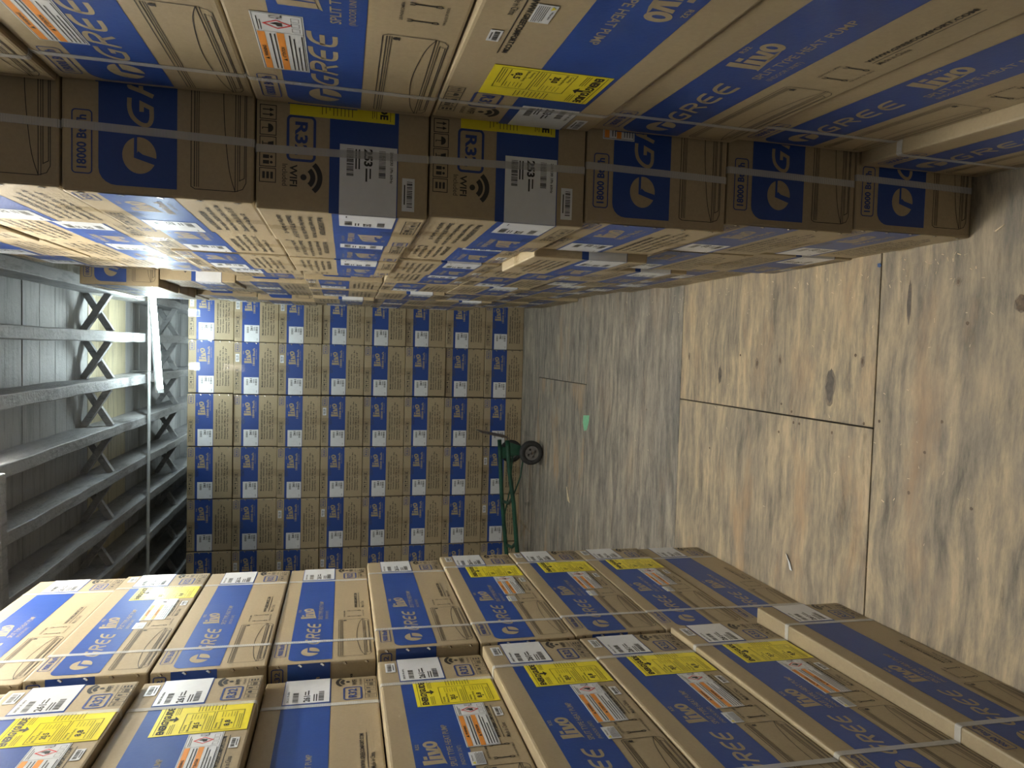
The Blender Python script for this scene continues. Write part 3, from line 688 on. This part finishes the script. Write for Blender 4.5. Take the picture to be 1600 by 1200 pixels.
for (x, y) in [(1221, 631), (1237, 643), (1240, 660), (1249, 662), (1300, 676), (1350, 662), (1217, 675), (1445, 707), (1472, 659), (1374, 658), (1512, 505), (1337, 555), (1157, 555), (1109, 700), (916, 637), (1010, 640), (1518, 795), (1420, 770)]:
    X_, Y_ = pix(x, y); blob(X_, Y_, .005, .005, 'knot', .0006, x, 9)
fl = mb.build('floor'); tag(fl, kind='structure')
at = fl.data.attributes.new('tone', 'FLOAT_COLOR', 'CORNER')
cols = [(.3, .2, .5, 1)] * len(fl.data.loops)
for a, b, tn in SH:
    for fi in range(a, b):
        for li in fl.data.polygons[fi].loop_indices: cols[li] = tn + (1,)
at.data.foreach_set('color', [c for q in cols for c in q])
# ------------------------------------------------------------------ debris on the floor
def scrap(name, pts, mat, label, cat, z=.0008, th=.0012, lift=0):
    m_ = MB(); P = [pix(*p) for p in pts]; n = len(P)
    zs = [z + lift * abs(math.sin(i * 1.9)) for i in range(n)]
    vs = [(p[0], p[1], zs[i]) for i, p in enumerate(P)] + [(p[0], p[1], zs[i] + th) for i, p in enumerate(P)]
    m_.add(vs, [tuple(range(n)), tuple(range(n, 2 * n))] + [(i, (i + 1) % n, n + (i + 1) % n, n + i) for i in range(n)], mat)
    tag(m_.build(name), label, cat)
scrap('tape_scrap', [(912, 649), (921, 649), (920, 660), (917, 672), (913, 673), (911, 660)], 'mint', 'torn piece of mint green tape on the grey plywood', 'tape')
scrap('plastic_sliver', [(885, 760), (887, 761), (889, 775), (891, 786), (888, 782), (886, 770)], 'chip', 'thin pale sliver on grey plywood, beyond the green tape', 'litter', lift=.004)
scrap('plastic_sliver', [(1228, 864), (1231, 866), (1236, 880), (1239, 892), (1236, 890), (1232, 876)], 'white', 'white torn plastic sliver near the bottom carton of the nearer left stack', 'litter', lift=.004)
scrap('wood_splinter', [(1552, 361), (1556, 361), (1571, 350), (1569, 353), (1558, 362)], 'chip', 'pale wood splinter on the plywood near the right column of shaded cartons', 'splinter', lift=.002)
scrap('paint_fleck', [(1372, 412), (1376, 411), (1378, 415), (1375, 418), (1372, 417)], 'bluemark', 'small dark blue fleck beside a plywood seam', 'fleck')
ch = MB()
for i in range(150):
    if i < 95:
        t_ = rn.random(); x = 900 + 640 * t_; y = 470 - 95 * t_ + abs(rn.gauss(0, 28)) + 6
    else: x = rn.uniform(850, 1590); y = rn.uniform(450, 900)
    X_, Y_ = pix(x, y); a = rn.uniform(0, PI); l = rn.uniform(.0015, .006); w = rn.uniform(.0006, .0014)
    if X_ > .29 or X_ < -.7: continue
    dx, dy = math.cos(a) * l, math.sin(a) * l; ex, ey = -math.sin(a) * w, math.cos(a) * w
    ch.add([(X_ - dx - ex, Y_ - dy - ey, .0005), (X_ + dx - ex, Y_ + dy - ey, .0015), (X_ + dx + ex, Y_ + dy + ey, .002), (X_ - dx + ex, Y_ - dy + ey, .0012)], [(0, 1, 2, 3)], 'chip')
tag(ch.build('sawdust_crumbs'), 'pale crumbs and sawdust scattered over the plywood floor', 'crumbs', kind='stuff')

# ------------------------------------------------------------------ ceiling: boards, joists, cross bridging
ZB, ZT = 2.90, 3.085
mb = MB(); y = -3.0; rn = random.Random(8)
while y < 9.2:
    w = rn.choice((.17, .19, .19, .21)); dz = rn.uniform(-.002, .002)
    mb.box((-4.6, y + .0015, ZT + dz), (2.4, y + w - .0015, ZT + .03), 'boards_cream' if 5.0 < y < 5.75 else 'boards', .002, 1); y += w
mb.box((-4.6, -3, ZT + .03), (2.4, 9.2, ZT + .05), 'dark')
tag(mb.build('ceiling'), kind='structure')
JX = [.327 - .2985 * i for i in range(-6, 17)]
for i, x in enumerate(JX):
    mb = MB(); w = .0315; n = 60; rows = []
    for j in range(n + 1):
        yy = -3 + 12.2 * j / n; o = rn.uniform(-.003, .003); z = ZB + rn.uniform(-.004, .004)
        rows.append([(x - w + o, yy, ZT), (x - w + o, yy, z + .004), (x - w + .004 + o, yy, z), (x + w - .004 + o, yy, z), (x + w + o, yy, z + .004), (x + w + o, yy, ZT)])
    vs = [v for r_ in rows for v in r_]; fs = []
    for j in range(n):
        for q in range(5): fs.append((j * 6 + q, j * 6 + q + 1, (j + 1) * 6 + q + 1, (j + 1) * 6 + q))
    mb.add(vs, fs, 'joist')
    tag(mb.build('trim_%d' % (i + 1)), 'whitewashed rough ceiling joist', kind='structure')
k = len(JX)
for yb in (4.93, 6.72, 3.0 - .0):
    if yb == 3.0: continue
    for i in range(len(JX) - 1):
        xa, xb = JX[i] - .0315, JX[i + 1] + .0315
        if xa > .9 or xb < -2.9: continue
        mb = MB()
        for (p, q, oy) in (((xa, ZB + .03), (xb, ZT - .01), -.022), ((xa, ZT - .01), (xb, ZB + .03), .024)):
            d = Vector((q[0] - p[0], q[1] - p[1])); n_ = Vector((-d.y, d.x)).normalized() * .019
            vs = [(p[0] + s_ * n_.x, yb + oy + t_ * .019, p[1] + s_ * n_.y) for s_ in (-1, 1) for t_ in (-1, 1)] + [(q[0] + s_ * n_.x, yb + oy + t_ * .019, q[1] + s_ * n_.y) for s_ in (-1, 1) for t_ in (-1, 1)]
            mb.add(vs, [(0, 1, 3, 2), (4, 5, 7, 6), (0, 1, 5, 4), (2, 3, 7, 6), (0, 2, 6, 4), (1, 3, 7, 5)], 'joist')
        k += 1; tag(mb.build('trim_%d' % k), 'crossed bridging between two joists', kind='structure')
# ------------------------------------------------------------------ room walls
for nm, a, b in (('wall_left', (-4.65, -3, 0), (-4.6, 9.2, 3.2)), ('wall_right', (2.4, -3, 0), (2.45, 9.2, 3.2)), ('wall_back', (-4.6, 9.2, 0), (2.4, 9.25, 3.2))):
    mb = MB(); mb.box(a, b, 'wall'); tag(mb.build(nm), kind='structure')
# ------------------------------------------------------------------ tube lamps, added fill tubes and conduit
def tube_lamp(p, q, mat, label, r=.014, hood=0):
    p, q = Vector(p), Vector(q); c = (p + q) / 2
    root = empty('tube_lamp', c); tag(root, label, 'lamp', 'ceiling tube lamps'); p -= c; q -= c; d = (q - p).normalized(); up = Vector((0, 0, 1))
    mb = MB(); mb.tube([p + d * .03, q - d * .03], r, mat, 14); mb.build('tube', root, True)
    mb = MB(); s_ = d.cross(up).normalized()
    vs = []
    for e_ in (p, q):
        for (a, b_) in ((-.009, .020), (.009, .020), (.009, .034), (-.009, .034)): vs.append(e_ + s_ * a + up * b_)
    mb.add(vs, [(0, 1, 5, 4), (1, 2, 6, 5), (2, 3, 7, 6), (3, 0, 4, 7), (0, 1, 2, 3), (4, 5, 6, 7)], 'conduit'); mb.build('housing', root)
    for e_, sg in ((p, 1), (q, -1)):
        mb = MB(); mb.tube([e_, e_ + d * .03 * sg], r * 1.25, 'conduit', 14); mb.build('end_cap', root, True)
    if hood:
        mb = MB(); vs = []
        for e_ in (p, q):
            for (a, b_) in ((-hood, .005), (0, .054), (hood, .005), (hood, .008), (0, .058), (-hood, .008)): vs.append(e_ + s_ * a + up * b_)
        mb.add(vs, [(0, 1, 7, 6), (1, 2, 8, 7), (2, 3, 9, 8), (3, 4, 10, 9), (4, 5, 11, 10), (5, 0, 6, 11), (0, 1, 4, 5), (1, 2, 3, 4), (6, 7, 10, 11), (7, 8, 9, 10)], 'conduit'); mb.build('added_hood', root)  # hood added to keep the unseen lamps from lighting the ceiling
    for e_ in (p + d * .15, q - d * .15):
        mb = MB(); mb.tube([e_ + up * .03, Vector((e_.x, e_.y, (ZT if c.z > ZB else ZB) - c.z))], .003, 'conduit', 6); mb.build('hanger', root, True)
    return root
tube_lamp((.45, 5.38, 2.80), (-.345, 5.24, 2.705), 'glow_far', 'bright cool tube lamp hung under the joists above the back stack')
tube_lamp((-.121, 1.48, 3.0), (-.121, 2.10, 3.0), 'glow_mid', 'warm tube lamp over the near end of the aisle, out of view', hood=.06)
tube_lamp((-.419, 2.10, 3.0), (-.419, 3.3, 3.0), 'glow_mid', 'added warm fill tube over the middle of the aisle, just out of view', hood=.06)  # unseen fill, added to brighten the mid floor and back stack
tube_lamp((.48, 7.6, 2.80), (-1.02, 7.6, 2.80), 'fill_rear', 'added cool fill tube beyond the back stack, hidden behind its top row')  # unseen fill, added to lift the ceiling past the back stack
tube_lamp((.3, -.7, 2.84), (-.9, -.7, 2.84), 'fill_back', 'added dim fill tube under the joists behind the camera, out of view')  # unseen fill, added for weak light from behind the camera
mb = MB(); pts = [(.44, 5.52, 2.85), (-.6, 5.60, 2.868), (-1.2, 5.60, 2.872), (-2.2, 5.6, 2.872), (-3.2, 5.6, 2.876)]
mb.tube(pts, .011, 'conduit', 10); tag(mb.build('conduit_pipe', smooth=True), 'white conduit pipe running under the joists from the tube lamp', 'pipe')
mb = MB(); mb.box((-3.0, -.03, -.03), (.0, .03, .03), 'joist', .004, 1)
o = mb.build('ceiling_batten'); o.location = (-.55, 3.24, 2.862); o.rotation_euler = (0, 0, -.045); tag(o, 'rough painted batten nailed across under the joists at the photo\'s left edge', 'batten')

# ------------------------------------------------------------------ hand truck
ht = empty('hand_truck', (-.80, 5.40, 0)); tag(ht, 'green two-wheeled hand truck lying low before the back stack', 'hand truck')
B0 = Vector(ht.location)
def hp(x, y, z): return Vector((x, y, z)) - B0
def onp(x, y, Y):
    v = rt * ((1200 - y - 600) / FPX) + dn * ((x - 800) / FPX) + fw
    t = Y / v.y; return Vector((v.x * t, Y, CAMH + v.z * t))
def wheel(x, y, z=.093):
    r = .093; w_ = .05; mb = MB(); n = 32; prof = [(.055, -.5), (.075, -.5), (.089, -.38), (.093, -.15), (.093, .15), (.089, .38), (.075, .5), (.055, .5)]
    vs = []; fs = []
    for i in range(n):
        t = 2 * PI * i / n
        for (rr_, yy) in prof: vs.append((rr_ * math.cos(t), yy * w_, rr_ * math.sin(t)))
    m_ = len(prof)
    for i in range(n):
        for j in range(m_): fs.append((i * m_ + j, i * m_ + (j + 1) % m_, ((i + 1) % n) * m_ + (j + 1) % m_, ((i + 1) % n) * m_ + j))
    mb.add(vs, fs, 'rubber'); o = mb.build('wheel', ht, True); o.location = hp(x, y, z)
    mb = MB()
    for sy in (-1, 1):
        yy = sy * w_ * .42
        P = Print(); hol = []
        for q in range(4):
            a0 = q * PI / 2 + .2; hol.append([(.018 * math.cos(a0 + .2), .018 * math.sin(a0 + .2)), (.036 * math.cos(a0 - .12), .036 * math.sin(a0 - .12)), (.038 * math.cos(a0 + .3), .038 * math.sin(a0 + .3)), (.036 * math.cos(a0 + .72), .036 * math.sin(a0 + .72))])
        P.poly(ell(0, 0, .056, .056, 28), 'hub', 0, holes=hol); P.put(mb, lambda s, z, e: (s, yy, z), 0, 0)
    mb.tube([(0, -w_ * .56, 0), (0, w_ * .56, 0)], .013, 'hub', 12); h = mb.build('hub', o)
    return o
wa = onp(821.7, 707.5, 5.22); wb = onp(798.5, 705, 5.62)
wheel(wa.x, 5.22, .094); wheel(wb.x, 5.62, wb.z)
mb = MB(); mb.tube([hp(wa.x, 5.18, .094), hp(wb.x, 5.66, wb.z)], .009, 'rust', 10); mb.build('axle', ht, True)
def rail(Y, pts):
    q = [onp(x, y, Y) - B0 for x, y in pts]; out = []
    for i in range(len(q) - 1):
        for k_ in range(5): out.append(q[i].lerp(q[i + 1], k_ / 5))
    return out + [q[-1]]
near = rail(5.28, [(792.5, 688), (796, 737), (802.5, 787), (808, 862), (811, 905)]); far = rail(5.56, [(780.5, 687), (784, 777), (787.5, 820), (791.5, 865), (793.5, 905)])
mb = MB(); mb.tube(near, .017, 'green', 12); mb.build('rail', ht, True)
mb = MB(); mb.tube(far, .017, 'green', 12); mb.build('rail', ht, True)
a_, b_ = near[-1], far[-1]; mid = (a_ + b_) / 2 + Vector((-.12, 0, 0))
mb = MB(); mb.tube([a_, a_ + Vector((-.06, .02, 0)), mid + Vector((.01, -.08, 0)), mid, mid + Vector((.01, .08, 0)), b_ + Vector((-.06, -.02, 0)), b_], .017, 'green', 12); mb.build('handle', ht, True)
for (p_, q_) in (((801, 778), (785, 783)), ((806.5, 848), (790.5, 851))):
    P_ = onp(*p_, 5.28) - B0; Q_ = onp(*q_, 5.56) - B0; m0 = (P_ + Q_) / 2 + Vector((-.03, 0, -.01))
    mb = MB(); mb.tube([P_, m0, Q_], .013, 'green', 8); mb.build('crossbar', ht, True)
for Y, w_, rl in ((5.28, wa, near), (5.56, wb, far)):
    w_ = hp(w_.x, Y, w_.z); t_ = rl[1]
    mb = MB(); vs = [Vector((w_.x - .025, w_.y - .004, w_.z - .02)), Vector((w_.x + .03, w_.y - .004, w_.z - .02)), Vector((t_.x + .04, w_.y - .004, t_.z + .01)), Vector((t_.x - .07, w_.y - .004, t_.z + .01))]
    mb.add(vs + [v + Vector((0, .008, 0)) for v in vs], [(0, 1, 2, 3), (4, 5, 6, 7), (0, 1, 5, 4), (1, 2, 6, 5), (2, 3, 7, 6), (3, 0, 4, 7)], 'green'); mb.build('axle_bracket', ht)
    mb = MB(); mb.tube([w_ + Vector((-.02, 0, 0)), w_.lerp(rl[9], .55) + Vector((0, 0, -.02)), rl[9]], .006, 'green', 8); mb.build('brace', ht, True)
P = [onp(752, 677, 5.30), onp(797, 686, 5.30), onp(797, 686, 5.54), onp(752, 677, 5.54)]; P[2].z = P[1].z; P[2].x = P[1].x; P[3].z = P[0].z; P[3].x = P[0].x
mb = MB(); A = [p - B0 for p in P]; mb.add(A + [p + Vector((.006, 0, 0)) for p in A], [(0, 1, 2, 3), (4, 5, 6, 7), (0, 1, 5, 4), (1, 2, 6, 5), (2, 3, 7, 6), (3, 0, 4, 7)], 'rust'); mb.build('nose_plate', ht)
# loose film strip on the floor behind the hand truck
mb = MB(); P = [pix(812, 838), pix(827, 808), pix(829, 810), pix(815, 842)]
mb.add([(p[0], p[1], .001 + .01 * (i % 2)) for i, p in enumerate(P)], [(0, 1, 2, 3)], 'film')
P = [pix(814, 812), pix(832, 832), pix(830, 834), pix(812, 815)]; mb.add([(p[0], p[1], .002 + .008 * (i % 2)) for i, p in enumerate(P)], [(0, 1, 2, 3)], 'film')
tag(mb.build('film_strip'), 'crossed strips of clear plastic film on the floorboards by the hand truck', 'film')
